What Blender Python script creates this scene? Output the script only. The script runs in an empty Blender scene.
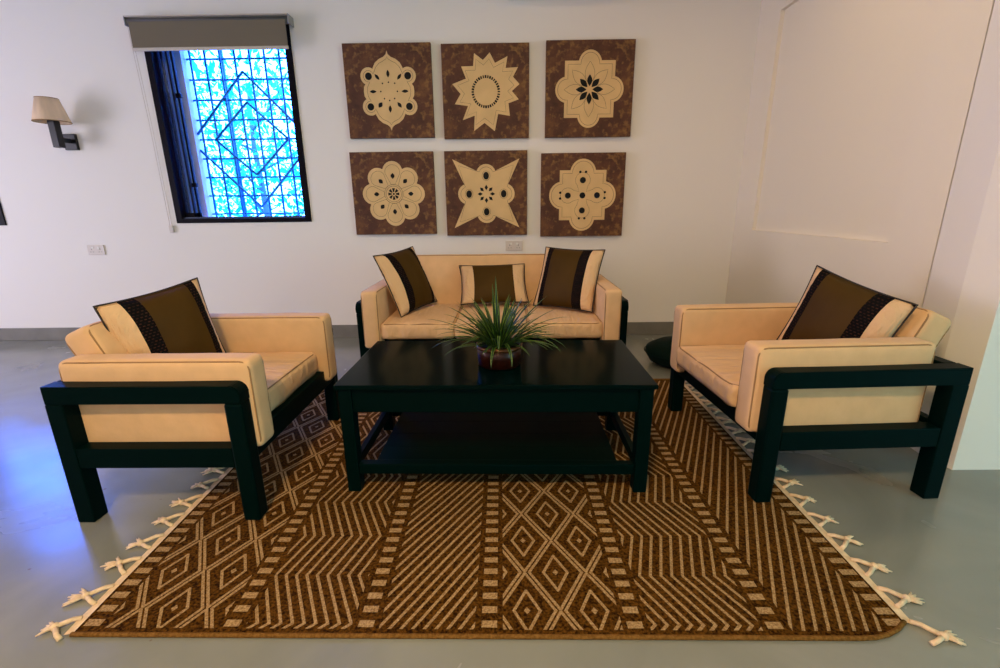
import bpy, bmesh, math, random
from mathutils import Vector, Matrix, noise
random.seed(7)
PI = math.pi
SC = bpy.context.scene
COL = SC.collection

# ------------------------------------------------------------------ helpers
def obj(name, bm, mats, parent=None, smooth=False, M=None):
    if M is not None: bm.transform(M)
    bmesh.ops.recalc_face_normals(bm, faces=bm.faces)
    me = bpy.data.meshes.new(name); bm.to_mesh(me); bm.free()
    for m in (mats if isinstance(mats, (list, tuple)) else [mats]): me.materials.append(m)
    if smooth:
        for p in me.polygons: p.use_smooth = True
    o = bpy.data.objects.new(name, me); COL.objects.link(o)
    if parent is not None:
        o.parent = parent
    return o

def tag(o, label=None, cat=None, group=None, kind=None):
    if label: o['label'] = label
    if cat: o['category'] = cat
    if group: o['group'] = group
    if kind: o['kind'] = kind
    return o

def thing(name, label, cat, M=None, group=None, kind=None):
    o = bpy.data.objects.new(name, None); COL.objects.link(o)
    o.empty_display_size = .05
    if M is not None: o.matrix_world = M
    return tag(o, label, cat, group, kind)

def B(): return bmesh.new()

def box(bm, x0, x1, y0, y1, z0, z1, bev=0, mi=0, seg=2):
    vs = [bm.verts.new((x, y, z)) for x in (x0, x1) for y in (y0, y1) for z in (z0, z1)]
    idx = [(0,1,3,2),(4,6,7,5),(0,4,5,1),(2,3,7,6),(0,2,6,4),(1,5,7,3)]
    fs = [bm.faces.new([vs[i] for i in f]) for f in idx]
    for f in fs: f.material_index = mi
    if bev:
        es = list({e for f in fs for e in f.edges})
        r = bmesh.ops.bevel(bm, geom=es, offset=bev, segments=seg, affect='EDGES', profile=.5)
        for f in r['faces']: f.material_index = mi
    return bm

def tube(bm, pts, r, n=6, closed=False, mi=0, taper=None):
    pts = [Vector(p) for p in pts]; N = len(pts); rings = []
    up = Vector((0, 0, 1)); prev = None
    for i, p in enumerate(pts):
        a = pts[(i-1) % N] if (closed or i > 0) else p
        b = pts[(i+1) % N] if (closed or i < N-1) else p
        t = (b-a)
        if t.length < 1e-9: t = Vector((0,0,1))
        t.normalize()
        if prev is None:
            u = t.cross(up)
            if u.length < .05: u = t.cross(Vector((1,0,0)))
        else:
            u = prev - t*prev.dot(t)
            if u.length < 1e-6: u = t.cross(up)
        u.normalize(); prev = u; v = t.cross(u)
        rr = r*(taper[i] if taper else 1)
        rings.append([bm.verts.new(p + u*math.cos(2*PI*k/n)*rr + v*math.sin(2*PI*k/n)*rr) for k in range(n)])
    for i in range(N if closed else N-1):
        A, C = rings[i], rings[(i+1) % N]
        for k in range(n):
            f = bm.faces.new((A[k], A[(k+1)%n], C[(k+1)%n], C[k])); f.material_index = mi; f.smooth = True
    if not closed:
        for R in (rings[0][::-1], rings[-1]):
            f = bm.faces.new(R); f.material_index = mi
    return bm

def lathe(bm, prof, n=40, cx=0, cy=0, mi=0, cap=False):
    rings = [[bm.verts.new((cx+r*math.cos(2*PI*k/n), cy+r*math.sin(2*PI*k/n), z)) for k in range(n)] for r, z in prof]
    for A, C in zip(rings, rings[1:]):
        for k in range(n):
            f = bm.faces.new((A[k], A[(k+1)%n], C[(k+1)%n], C[k])); f.material_index = mi; f.smooth = True
    if cap:
        bm.faces.new(rings[0][::-1]).material_index = mi; bm.faces.new(rings[-1]).material_index = mi
    return bm

def prism(bm, poly, axis, a, b, mi=0):
    def P(u, v, w): return {'x': (w, u, v), 'y': (u, w, v), 'z': (u, v, w)}[axis]
    A = [bm.verts.new(P(u, v, a)) for u, v in poly]; C = [bm.verts.new(P(u, v, b)) for u, v in poly]
    fs = [bm.faces.new(A[::-1]), bm.faces.new(C)]
    n = len(poly)
    for k in range(n): fs.append(bm.faces.new((A[k], A[(k+1)%n], C[(k+1)%n], C[k])))
    for f in fs: f.material_index = mi
    return bm

# ------------------------------------------------------------------ materials
def mat(name, col, rough=.6, metal=0, spec=.5, var=0, vscale=5, bump=0, bscale=200, coat=0, col2=None, vdet=4, stretch=None, sheen=0, bdist=.002):
    m = bpy.data.materials.new(name); m.use_nodes = True
    nt = m.node_tree; N = nt.nodes; L = nt.links; p = N['Principled BSDF']
    p.inputs['Roughness'].default_value = rough; p.inputs['Metallic'].default_value = metal
    p.inputs['Specular IOR Level'].default_value = spec; p.inputs['Coat Weight'].default_value = coat
    p.inputs['Base Color'].default_value = (*col, 1)
    if sheen:
        p.inputs['Sheen Weight'].default_value = sheen; p.inputs['Sheen Roughness'].default_value = .4
    tc = N.new('ShaderNodeTexCoord'); mp = N.new('ShaderNodeMapping'); L.new(tc.outputs['Object'], mp.inputs[0])
    if stretch: mp.inputs['Scale'].default_value = stretch
    if var or col2:
        n = N.new('ShaderNodeTexNoise'); n.inputs['Scale'].default_value = vscale; n.inputs['Detail'].default_value = vdet
        L.new(mp.outputs[0], n.inputs['Vector'])
        r = N.new('ShaderNodeValToRGB'); L.new(n.outputs['Fac'], r.inputs[0])
        r.color_ramp.elements[0].position = .35; r.color_ramp.elements[1].position = .68
        c2 = col2 or tuple(min(1, c*(1+var)) for c in col); c1 = col if col2 else tuple(c*(1-var) for c in col)
        r.color_ramp.elements[0].color = (*c1, 1); r.color_ramp.elements[1].color = (*c2, 1)
        L.new(r.outputs[0], p.inputs['Base Color'])
    if bump:
        n = N.new('ShaderNodeTexNoise'); n.inputs['Scale'].default_value = bscale; n.inputs['Detail'].default_value = 3
        L.new(mp.outputs[0], n.inputs['Vector'])
        b = N.new('ShaderNodeBump'); b.inputs['Strength'].default_value = bump; b.inputs['Distance'].default_value = bdist
        L.new(n.outputs['Fac'], b.inputs['Height']); L.new(b.outputs[0], p.inputs['Normal'])
    return m

def lin(r, g, b):
    f = lambda c: (c/255/12.92) if c/255 <= .04045 else ((c/255+.055)/1.055)**2.4
    return (f(r), f(g), f(b))

M_wall = mat('painted plaster', (.80,.78,.77), .85, spec=.2, bump=.12, bscale=60)
M_wallr = mat('warm lit plaster', (.80,.745,.665), .85, spec=.2, bump=.12, bscale=60)  # wall plaster with warm lamp light tinted into its colour
M_ceil = mat('ceiling paint', (.55,.53,.50), .9)
M_skirt = mat('cement skirting', (.17,.165,.15), .6, var=.12, vscale=6)
M_wood = mat('dark stained wood', (.0002,.0056,.0056), .38, spec=.03, bump=.04, bscale=30, stretch=(1,12,12))
M_woodtop = mat('polished dark wood', (.0002,.0048,.0048), .12, spec=.03, bump=.015, bscale=14, stretch=(1,6,6))
M_cream = mat('cream cotton', (.68,.44,.25), .9, spec=.12, var=.04, vscale=14, bump=.35, bscale=26, sheen=.12, bdist=.004)
M_seat = mat('creased cream cotton', (.68,.44,.255), .9, spec=.12, var=.05, vscale=9, bump=1, bscale=8, sheen=.12, stretch=(1.6,.45,.8), bdist=.03)
M_pipe = mat('tan piping', (.30,.17,.075), .8)
M_pcream = mat('quilted cream cloth', (.68,.46,.28), .9, spec=.1, bump=1, bscale=12, stretch=(1,4.5,1), bdist=.02)
M_pbrown = mat('brown silk', (.055,.027,.0022), .6, spec=.15, var=.10, vscale=5, bump=.15, bscale=8, stretch=(2,1,1))
M_pdark = mat('black piping', (.018,.012,.010), .7)
M_pot = mat('copper brown pot', (.030,.006,.003), .28, metal=.4, spec=.5)
M_rim = mat('copper rim', (.10,.036,.010), .3, metal=.6)
M_soil = mat('soil', (.02,.012,.008), .95)
M_leaf = mat('dark green leaf', (.003,.019,.006), .42, spec=.4)
M_leafe = mat('pale leaf edge', (.12,.22,.025), .5, spec=.3)
M_canvas = None
M_motif = mat('cream paint', (.68,.475,.235), .75, spec=.2, var=.07, vscale=6)
M_ink = mat('black paint', (.004,.005,.006), .6, spec=.2)
M_line = mat('thin drawn line', (.10,.065,.03), .7)
M_shade = mat('parchment shade', (.80,.60,.42), .8, var=.08, vscale=20, stretch=(1,1,.1))
M_lampwood = mat('black lamp wood', (.004,.005,.010), .35, spec=.4)
M_frame = mat('black window frame', (.004,.003,.006), .45, spec=.08)
M_alu = mat('aluminium track', (.10,.12,.16), .25, metal=.8)
M_grille = mat('painted steel grille', (.01,.17,.34), .5)
M_blind = mat('grey blind fabric', (.175,.15,.115), .9, spec=.1, bump=.2, bscale=300)
M_rail = mat('pale blind rail', (.55,.50,.45), .5)
M_roll = mat('shaded roller tube', (.10,.10,.11), .5)
M_brkt = mat('grey metal bracket', (.35,.35,.36), .35, metal=.7)
M_plate = mat('white socket plastic', (.62,.57,.54), .5)
M_plated = mat('socket holes', (.2,.18,.17), .6)
M_fringe = mat('cotton fringe', (.70,.54,.38), .95, spec=.1, var=.12, vscale=60, bump=.6, bscale=220)
M_bean = mat('dark floor cushion cloth', (.0003,.0078,.0066), .8, spec=.1)
M_white = mat('white plastic', (.75,.74,.72), .4)

# woven dark braid: small brown checks on black
def braid():
    m = bpy.data.materials.new('woven braid'); m.use_nodes = True
    nt = m.node_tree; N = nt.nodes; L = nt.links; p = N['Principled BSDF']
    tc = N.new('ShaderNodeTexCoord'); mp = N.new('ShaderNodeMapping'); mp.inputs['Rotation'].default_value = (PI/2, 0, 0)
    L.new(tc.outputs['Object'], mp.inputs[0])
    b = N.new('ShaderNodeTexBrick'); L.new(mp.outputs[0], b.inputs['Vector'])
    b.inputs['Scale'].default_value = 34; b.inputs['Mortar Size'].default_value = .14; b.inputs['Brick Width'].default_value = .55; b.inputs['Row Height'].default_value = .42
    b.inputs['Color1'].default_value = (.055,.022,.014,1); b.inputs['Color2'].default_value = (.012,.006,.006,1); b.inputs['Mortar'].default_value = (.003,.003,.004,1)
    L.new(b.outputs['Color'], p.inputs['Base Color']); p.inputs['Roughness'].default_value = .85; p.inputs['Specular IOR Level'].default_value = .08
    return m
M_braid = braid()

def canvas_mat():
    m = bpy.data.materials.new('mottled brown canvas'); m.use_nodes = True
    nt = m.node_tree; N = nt.nodes; L = nt.links; p = N['Principled BSDF']
    tc = N.new('ShaderNodeTexCoord')
    n1 = N.new('ShaderNodeTexNoise'); n1.inputs['Scale'].default_value = 5.5; n1.inputs['Detail'].default_value = 8; n1.inputs['Roughness'].default_value = .7
    L.new(tc.outputs['Object'], n1.inputs['Vector'])
    r = N.new('ShaderNodeValToRGB'); e = r.color_ramp.elements
    e[0].position = .30; e[0].color = (.040,.010,.003,1); e[1].position = .78; e[1].color = (.20,.085,.022,1)
    k = e.new(.52); k.color = (.085,.026,.010,1)
    L.new(n1.outputs['Fac'], r.inputs[0])
    # worn ochre patches that gather towards the borders
    sp = N.new('ShaderNodeSeparateXYZ'); L.new(tc.outputs['Object'], sp.inputs[0])
    def M_(op, a, b=None):
        q = N.new('ShaderNodeMath'); q.operation = op
        for i, v in enumerate((a, b)):
            if v is None: continue
            if isinstance(v, (int, float)): q.inputs[i].default_value = v
            else: L.new(v, q.inputs[i])
        return q.outputs[0]
    edge = M_('MAXIMUM', M_('ABSOLUTE', sp.outputs['X']), M_('ABSOLUTE', sp.outputs['Z']))
    n2 = N.new('ShaderNodeTexNoise'); n2.inputs['Scale'].default_value = 26; n2.inputs['Detail'].default_value = 5
    L.new(tc.outputs['Object'], n2.inputs['Vector'])
    f = M_('MULTIPLY', M_('SUBTRACT', M_('ADD', n2.outputs['Fac'], M_('MULTIPLY', edge, .45)), .66), 5)
    f.node.use_clamp = True
    mx = N.new('ShaderNodeMix'); mx.data_type = 'RGBA'; L.new(f, mx.inputs[0]); L.new(r.outputs[0], mx.inputs[6]); mx.inputs[7].default_value = (.24,.12,.035,1)
    L.new(mx.outputs[2], p.inputs['Base Color']); p.inputs['Roughness'].default_value = .7
    return m
M_canvas = canvas_mat()

def floor_mat():
    m = bpy.data.materials.new('polished cement'); m.use_nodes = True
    nt = m.node_tree; N = nt.nodes; L = nt.links; p = N['Principled BSDF']
    tc = N.new('ShaderNodeTexCoord')
    n1 = N.new('ShaderNodeTexNoise'); n1.inputs['Scale'].default_value = 1.6; n1.inputs['Detail'].default_value = 9; n1.inputs['Distortion'].default_value = 1.2
    L.new(tc.outputs['Object'], n1.inputs['Vector'])
    r = N.new('ShaderNodeValToRGB'); e = r.color_ramp.elements
    e[0].position = .3; e[0].color = (.185,.198,.188,1); e[1].position = .7; e[1].color = (.245,.258,.245,1)
    L.new(n1.outputs['Fac'], r.inputs[0])
    # small worn chips
    n3 = N.new('ShaderNodeTexNoise'); n3.inputs['Scale'].default_value = 13; n3.inputs['Detail'].default_value = 3
    L.new(tc.outputs['Object'], n3.inputs['Vector'])
    r3 = N.new('ShaderNodeValToRGB'); r3.color_ramp.elements[0].position = .735; r3.color_ramp.elements[1].position = .76
    L.new(n3.outputs['Fac'], r3.inputs[0])
    mx = N.new('ShaderNodeMix'); mx.data_type = 'RGBA'; L.new(r3.outputs[0], mx.inputs[0]); L.new(r.outputs[0], mx.inputs[6]); mx.inputs[7].default_value = (.15,.12,.09,1)
    L.new(mx.outputs[2], p.inputs['Base Color'])
    n2 = N.new('ShaderNodeTexNoise'); n2.inputs['Scale'].default_value = 2.2; n2.inputs['Detail'].default_value = 4; n2.inputs['Distortion'].default_value = .8
    L.new(tc.outputs['Object'], n2.inputs['Vector'])
    mr = N.new('ShaderNodeMapRange'); mr.inputs[1].default_value = .3; mr.inputs[2].default_value = .7; mr.inputs[3].default_value = .16; mr.inputs[4].default_value = .30
    L.new(n2.outputs['Fac'], mr.inputs[0]); L.new(mr.outputs[0], p.inputs['Roughness'])
    p.inputs['Specular IOR Level'].default_value = .8
    b = N.new('ShaderNodeBump'); b.inputs['Strength'].default_value = .05; b.inputs['Distance'].default_value = .01
    L.new(n2.outputs['Fac'], b.inputs['Height']); L.new(b.outputs[0], p.inputs['Normal'])
    return m
M_floor = floor_mat()

def rug_mat(name, c1, c2, sc=170):
    m = mat(name, c1, .95, spec=.04, col2=c2, vscale=sc, vdet=3, bump=1, bscale=150, bdist=.006)
    return m
M_rug = rug_mat('brown rug pile', (.014,.0045,.0006), (.125,.052,.0075), 115)
M_rugl = rug_mat('beige rug pile', (.22,.13,.058), (.46,.31,.165), 150)
M_rugb = rug_mat('rug edge binding', (.13,.060,.014), (.22,.11,.03), 120)

# ------------------------------------------------------------------ the room
WY = 4.289            # back wall
XR = 2.085            # right wall
XL, YB, ZC = -7.2, -3.4, 3.15
WIN1 = (-2.945, -1.725, 1.085, 2.66)
WIN2 = (-5.73, -4.505, 1.085, 2.66)
WT = .34              # wall thickness

def struct(name, bm, m, smooth=False):
    return tag(obj(name, bm, m, None, smooth), kind='structure')

bm = B(); box(bm, XL-.3, 4.6, YB-.3, WY+WT, -.12, 0); struct('floor', bm, M_floor)
bm = B(); box(bm, XL-.3, 4.6, YB-.3, WY+WT, ZC, ZC+.12); struct('ceiling', bm, M_ceil)
# back wall with two window openings
bm = B()
xs = [XL-.3, WIN2[0], WIN2[1], WIN1[0], WIN1[1], 4.6]
for i in range(5):
    if i in (1, 3):
        box(bm, xs[i], xs[i+1], WY, WY+WT, 0, WIN1[2]); box(bm, xs[i], xs[i+1], WY, WY+WT, WIN1[3], ZC)
    else: box(bm, xs[i], xs[i+1], WY, WY+WT, 0, ZC)
struct('wall_back', bm, M_wall)
bm = B(); box(bm, XL-.3, XL, YB, .3, 0, ZC); box(bm, XL-.3, XL, 2.5, WY, 0, ZC); box(bm, XL-.3, XL, .3, 2.5, 2.3, ZC); box(bm, XL-.3, XL-.2, .3, 2.5, 0, 2.3); struct('wall_left', bm, M_wall)  # closed recess holds an added fill light
# wall behind the camera; the side wall at the right has a closed recess made for an added light
bm = B(); box(bm, XL-.3, 4.6, YB-.3, YB, 0, ZC); struct('wall_front', bm, M_wall)
bm = B(); DO = (-2.3, .3, 2.3)
box(bm, 4.3, 4.6, YB, DO[0], 0, ZC); box(bm, 4.3, 4.6, DO[1], 1.908, 0, ZC); box(bm, 4.3, 4.6, DO[0], DO[1], DO[2], ZC); box(bm, 4.5, 4.6, DO[0], DO[1], 0, DO[2])
struct('wall_side', bm, M_wall)

# right wall: recessed panel, shallow steps and the corner pier
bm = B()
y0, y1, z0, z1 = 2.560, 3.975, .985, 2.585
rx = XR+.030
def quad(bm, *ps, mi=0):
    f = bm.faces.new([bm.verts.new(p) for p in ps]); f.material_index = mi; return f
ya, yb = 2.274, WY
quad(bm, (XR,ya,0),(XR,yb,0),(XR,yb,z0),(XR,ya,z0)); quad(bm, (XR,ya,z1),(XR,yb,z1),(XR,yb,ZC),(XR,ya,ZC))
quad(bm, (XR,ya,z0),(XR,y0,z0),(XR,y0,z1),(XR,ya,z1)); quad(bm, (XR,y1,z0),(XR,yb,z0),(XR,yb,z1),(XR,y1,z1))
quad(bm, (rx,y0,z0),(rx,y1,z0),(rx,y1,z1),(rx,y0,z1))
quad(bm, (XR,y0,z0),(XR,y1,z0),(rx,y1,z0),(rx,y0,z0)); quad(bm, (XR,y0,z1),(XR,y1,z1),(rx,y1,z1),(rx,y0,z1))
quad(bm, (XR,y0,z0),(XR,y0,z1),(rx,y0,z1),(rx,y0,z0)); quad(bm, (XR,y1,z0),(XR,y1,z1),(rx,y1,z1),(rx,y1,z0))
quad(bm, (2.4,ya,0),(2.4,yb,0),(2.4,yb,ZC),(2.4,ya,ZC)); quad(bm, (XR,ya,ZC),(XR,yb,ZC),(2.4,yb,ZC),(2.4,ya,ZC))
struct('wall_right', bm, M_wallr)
bm = B()
prism(bm, [(XR+.010,2.256),(2.070,2.252),(2.042,2.052),(2.067,1.908),(4.3,1.908),(4.3,2.32),(XR+.010,2.32)], 'z', 0, ZC)
struct('wall_pier', bm, M_wall)
# skirting
bm = B(); box(bm, XL, XR, WY-.014, WY, 0, .122, .003); struct('baseboard_back', bm, M_skirt)
bm = B(); box(bm, XL, XL+.014, YB, WY-.014, 0, .122, .003); struct('baseboard_left', bm, M_skirt)

# ground and trees outside
bm = B(); box(bm, -24, 10, WY+WT, 30, -.5, -.4); struct('ground', bm, mat('lawn', (.06,.14,.04), .95, var=.4, vscale=2))

def tree(x, y, h, r, seed, label):
    rnd = random.Random(seed)
    t = thing('leafy_tree', label, 'tree', Matrix.Translation((x, y, -.4)), 'trees outside the window')
    bm = B()
    tube(bm, [(0,0,0),(.05,0,h*.35),(-.04,.05,h*.6),(.02,0,h*.8)], .06, 8, taper=[1.2,.9,.6,.3])
    for k in range(7):
        a = k*2.4; z = h*(.3+.07*k)
        tube(bm, [(0,0,z),(math.cos(a)*r*.45, math.sin(a)*r*.45, z+.3),(math.cos(a)*r*.8, math.sin(a)*r*.8, z+.7)], .02, 5, taper=[1,.7,.3])
    obj('trunk', bm, M_trunk, t)
    bm = B()
    for k in range(2600):
        while True:
            p = Vector((rnd.uniform(-1,1), rnd.uniform(-1,1), rnd.uniform(-1,1)))
            if .25 < p.length < 1: break
        if noise.noise(p*2.2+Vector((seed,0,0))) < -.12: continue
        c = Vector((p.x*r, p.y*r, h*.62+p.z*h*.42))
        s = rnd.uniform(.025,.06)
        a = Vector((rnd.gauss(0,1),rnd.gauss(0,1),rnd.gauss(0,1))).normalized(); b = a.orthogonal().normalized()
        n = a.cross(b)
        quad(bm, c-a*s*1.5, c+b*s*.55+n*.01, c+a*s*1.5, c-b*s*.55+n*.01)
    obj('foliage', bm, M_fol, t)
M_trunk = mat('bark', (.10,.13,.12), .9)
M_fol = mat('garden leaves', (.008,.50,.17), .6, var=.35, vscale=3)
tree(-3.7, 7.4, 4.2, 1.35, 3, 'leafy garden tree seen through the grille, left of the window centre')
tree(-6.0, 11.0, 4.4, 1.7, 5, 'leafy garden tree further back, behind the right part of the grille')

# ------------------------------------------------------------------ windows
def window(name, W, grille=True):
    x0, x1, z0, z1 = W
    bm = B(); f = .055
    y0, y1 = WY-.012, WY+.11
    for a in ((x0,x0+f,z0,z1),(x1-f,x1,z0,z1),(x0+f,x1-f,z0,z0+.038),(x0+f,x1-f,z1-f,z1)):
        box(bm, a[0], a[1], y0, y1, a[2], a[3], .003)
    w = tag(obj(name, bm, M_frame), kind='structure')
    # sliding track: thin ribs along sill and left jamb
    bm = B()
    for k in range(3):
        y = WY+.018+.034*k
        box(bm, x0+f, x1-f, y, y+.006, z0+.038, z0+.052)
    box(bm, x0+f, x1-f, WY+.005, WY+.11, z0+.0385, z0+.042)
    obj('window_track', bm, M_alu, w)
    # two sashes slid to the left, one behind the other
    for k, (sx, yy) in enumerate(((.0, WY+.03), (.012, WY+.075))):
        s = .035; a0 = x0+f+sx; a1 = a0+.105
        bm = B()
        for q in ((a0,a0+s*.5,z0+.05,z1-f),(a1-s*.5,a1,z0+.05,z1-f),(a0,a1,z0+.05,z0+.09),(a0,a1,z1-f-.05,z1-f)):
            box(bm, q[0], q[1], yy, yy+.024, q[2], q[3], .002)
        sa = obj('sash', bm, M_frame, w)
        bm = B(); box(bm, a0+s*.5, a1-s*.5, yy+.009, yy+.014, z0+.09, z1-f-.05)
        obj('pane', bm, M_glass, sa)
    # lining of the deep opening
    bm = B(); box(bm, x0+.0005, x0+.150, WY+.225, WY+WT-.005, z0, z1); box(bm, x1-.006, x1-.0005, WY+.111, WY+WT-.02, z0, z1)
    box(bm, x0, x1, WY+.111, WY+WT-.02, z0, z0+.005)
    obj('reveal', bm, M_reveal, w)
    # two dark stay catches on the sash edge
    bm = B()
    for z in (z0+.33, z0+1.06):
        box(bm, x0+f+.095, x0+f+.145, WY+.05, WY+.075, z-.018, z+.018, .004)
    obj('catch', bm, M_frame, w)
    if grille:
        bm = B(); gy = WY+.29
        r = .010
        for k in range(8):
            x = x0+.19+k*.132
            tube(bm, [(x,gy,z0),(x,gy,z1)], r, 6)
        for k in range(10):
            z = z0+.075+k*.166
            tube(bm, [(x0+.14,gy+.012,z),(x1+.0,gy+.012,z)], r*.9, 6)
        cx, cz = (x0+x1)/2+.035, 1.80
        def dia(hx, hz, dz):
            p = [(cx,gy-.012,cz+hz+dz),(cx+hx,gy-.012,cz+dz),(cx,gy-.012,cz-hz+dz),(cx-hx,gy-.012,cz+dz)]
            for a, b in zip(p, p[1:]+p[:1]):
                a = Vector(a); b = Vector(b)
                # keep inside the opening
                lo, hi = x0+.15, x1-.01
                def clip(a, b):
                    if b.x > hi: b = a+(b-a)*((hi-a.x)/(b.x-a.x))
                    if b.x < lo: b = a+(b-a)*((lo-a.x)/(b.x-a.x))
                    return b
                if lo <= a.x <= hi: b = clip(a, b)
                elif lo <= b.x <= hi: a = clip(b, a)
                else: continue
                tube(bm, [a, b], .011, 6)
        dia(.56,.58,0); dia(.335,.31,.02)
        tube(bm, [(x0+.44,gy+.05,z0),(x0+.44,gy+.05,z1)], .02, 8)
        obj('security_grille', bm, M_grille, w)
    return w

def glass():
    m = bpy.data.materials.new('window glass'); m.use_nodes = True
    p = m.node_tree.nodes['Principled BSDF']
    p.inputs['Transmission Weight'].default_value = 1; p.inputs['Roughness'].default_value = .02; p.inputs['IOR'].default_value = 1.45
    p.inputs['Base Color'].default_value = (.55,.75,.85,1)
    return m
M_glass = glass()
M_reveal = mat('pale reveal paint', (.75,.68,.72), .8)
window('window_1', WIN1); window('window_2', WIN2)

# roller blind
bl = thing('roller_blind', 'grey roller blind rolled almost up over the black barred window', 'blind', Matrix.Translation((-2.33, WY-.06, 2.6)))
Mi = bl.matrix_world.inverted()
bm = B(); tube(bm, [(-2.975,WY-.075,2.650),(-1.695,WY-.075,2.650)], .026, 20); obj('roller', bm, M_roll, bl, M=Mi)
bm = B(); box(bm, -2.985, -1.69, WY-.112, WY-.002, 2.680, 2.688, .002); obj('headrail', bm, M_rail, bl, M=Mi)
bm = B(); box(bm, -2.965, -1.712, WY-.1035, WY-.101, 2.462, 2.648); obj('blind_fabric', bm, M_blind, bl, M=Mi)
bm = B(); box(bm, -2.968, -1.709, WY-.109, WY-.095, 2.438, 2.463, .005); obj('bottom_rail', bm, M_rail, bl, M=Mi)
for x in (-2.990, -1.688):
    bm = B(); box(bm, x-.004, x+.004, WY-.108, WY, 2.620, 2.69, .003); tube(bm, [(x-.008,WY-.075,2.650),(x+.008,WY-.075,2.650)], .022, 12)
    obj('bracket', bm, M_brkt, bl, M=Mi)
bm = B()
tube(bm, [(-2.992,WY-.05,2.64),(-2.992,WY-.02,1.9),(-2.992,WY-.012,1.05)], .0016, 5); tube(bm, [(-3.012,WY-.05,2.64),(-3.012,WY-.02,1.9),(-3.012,WY-.012,1.05)], .0016, 5)
ch = obj('pull_chain', bm, M_rail, bl, M=Mi)
bm = B(); box(bm, -3.020, -2.984, WY-.022, WY, 1.005, 1.065, .004); obj('chain_tensioner', bm, M_plate, ch, M=Mi)

# ------------------------------------------------------------------ sconce
LX, LY = -3.700, 4.13
la = thing('wall_sconce', 'wall lamp with parchment shade on black wooden bracket, left of window', 'wall lamp', Matrix.Translation((LX+.06, WY, 1.77)))
Mi = la.matrix_world.inverted()
bm = B(); box(bm, -3.782, -3.672, WY-.028, WY, 1.712, 1.842, .004); obj('wall_plate', bm, M_lampwood, la, M=Mi)
bm = B(); box(bm, LX-.036, LX-.002, LY+.02, WY-.028, 1.765, 1.800, .003); obj('arm', bm, M_lampwood, la, M=Mi)
bm = B(); box(bm, LX-.036, LX+.022, LY-.029, LY+.029, 1.715, 1.925, .004); obj('post', bm, M_lampwood, la, M=Mi)
bm = B()
lathe(bm, [(.124,1.912),(.076,2.088),(.074,2.088),(.122,1.914),(.124,1.912)], 48, LX-.007, LY-.010)
sh = obj('lamp_shade', bm, M_shade, la, M=Mi)
for r, z in ((.1245,1.912),(.0765,2.088)):
    bm = B(); lathe(bm, [(r,z-.003),(r+.0015,z),(r,z+.003),(r-.0025,z),(r,z-.003)], 48, LX-.007, LY-.010); obj('shade_trim', bm, M_pipe, sh, M=Mi)

# ------------------------------------------------------------------ sockets
def socket(x, z, w, h, label):
    t = thing('wall_socket', label, 'socket', Matrix.Translation((x, WY, z)), 'wall sockets')
    bm = B(); box(bm, -w/2, w/2, -.010, 0, -h/2, h/2, .003); obj('faceplate', bm, M_plate, t)
    for s in (-1, 1):
        bm = B(); box(bm, s*w*.25-.009-.012*s, s*w*.25+.009-.012*s, -.014, -.010, h*.12, h*.34, .002); obj('rocker_switch', bm, M_white, t)
        bm = B()
        cx = s*w*.25
        box(bm, cx-.003, cx+.003, -.0112, -.010, h*.02, h*.16); box(bm, cx-.016, cx-.008, -.0112, -.010, -h*.22, -h*.16); box(bm, cx+.008, cx+.016, -.0112, -.010, -h*.22, -h*.16)
        obj('pin_holes', bm, M_plated, t)
socket(-3.74, .855, .155, .088, 'double wall socket on the bare wall below the lamp')
socket(.099, .85, .155, .088, 'double wall socket above the sofa back, under the paintings')

# wall-mounted air conditioner, only its underside reaches into view
ac = thing('air_conditioner', 'white air conditioner high on wall above paintings, only its underside visible', 'air conditioner', Matrix.Translation((.48, WY, 2.79)))
bm = B(); prism(bm, [(0,0),(-.16,.0),(-.21,.05),(-.215,.24),(-.19,.28),(0,.28)], 'x', -.42, .42); obj('housing', bm, M_white, ac)
bm = B(); box(bm, -.36, .36, -.19, -.11, -.006, 0, .003); obj('air_vane', bm, M_rail, ac)

# ------------------------------------------------------------------ paintings
def strip(bm, pts, w, y, mi, closed=True):
    n = len(pts); L_ = []; R_ = []
    for i, p in enumerate(pts):
        a = pts[(i-1)%n] if closed or i else p; b = pts[(i+1)%n] if closed or i < n-1 else p
        dx, dz = b[0]-a[0], b[1]-a[1]; l = math.hypot(dx, dz) or 1
        nx, nz = -dz/l*w/2, dx/l*w/2
        L_.append(bm.verts.new((p[0]+nx, y, p[1]+nz))); R_.append(bm.verts.new((p[0]-nx, y, p[1]-nz)))
    for i in range(n if closed else n-1):
        j = (i+1)%n
        try: bm.faces.new((L_[i], L_[j], R_[j], R_[i])).material_index = mi
        except ValueError: pass
def fan(bm, pts, y, mi, c=None):
    if c is None: c = (sum(p[0] for p in pts)/len(pts), sum(p[1] for p in pts)/len(pts))
    cv = bm.verts.new((c[0], y, c[1])); vs = [bm.verts.new((p[0], y, p[1])) for p in pts]
    for i in range(len(vs)): bm.faces.new((cv, vs[i], vs[(i+1)%len(vs)])).material_index = mi
def circ(cx, cz, r, n=20, rz=None): return [(cx+r*math.cos(2*PI*k/n), cz+(rz or r)*math.sin(2*PI*k/n)) for k in range(n)]
def arc(cx, cz, r, a0, a1, n=10): return [(cx+r*math.cos(math.radians(a0+(a1-a0)*k/n)), cz+r*math.sin(math.radians(a0+(a1-a0)*k/n))) for k in range(n+1)]
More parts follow.
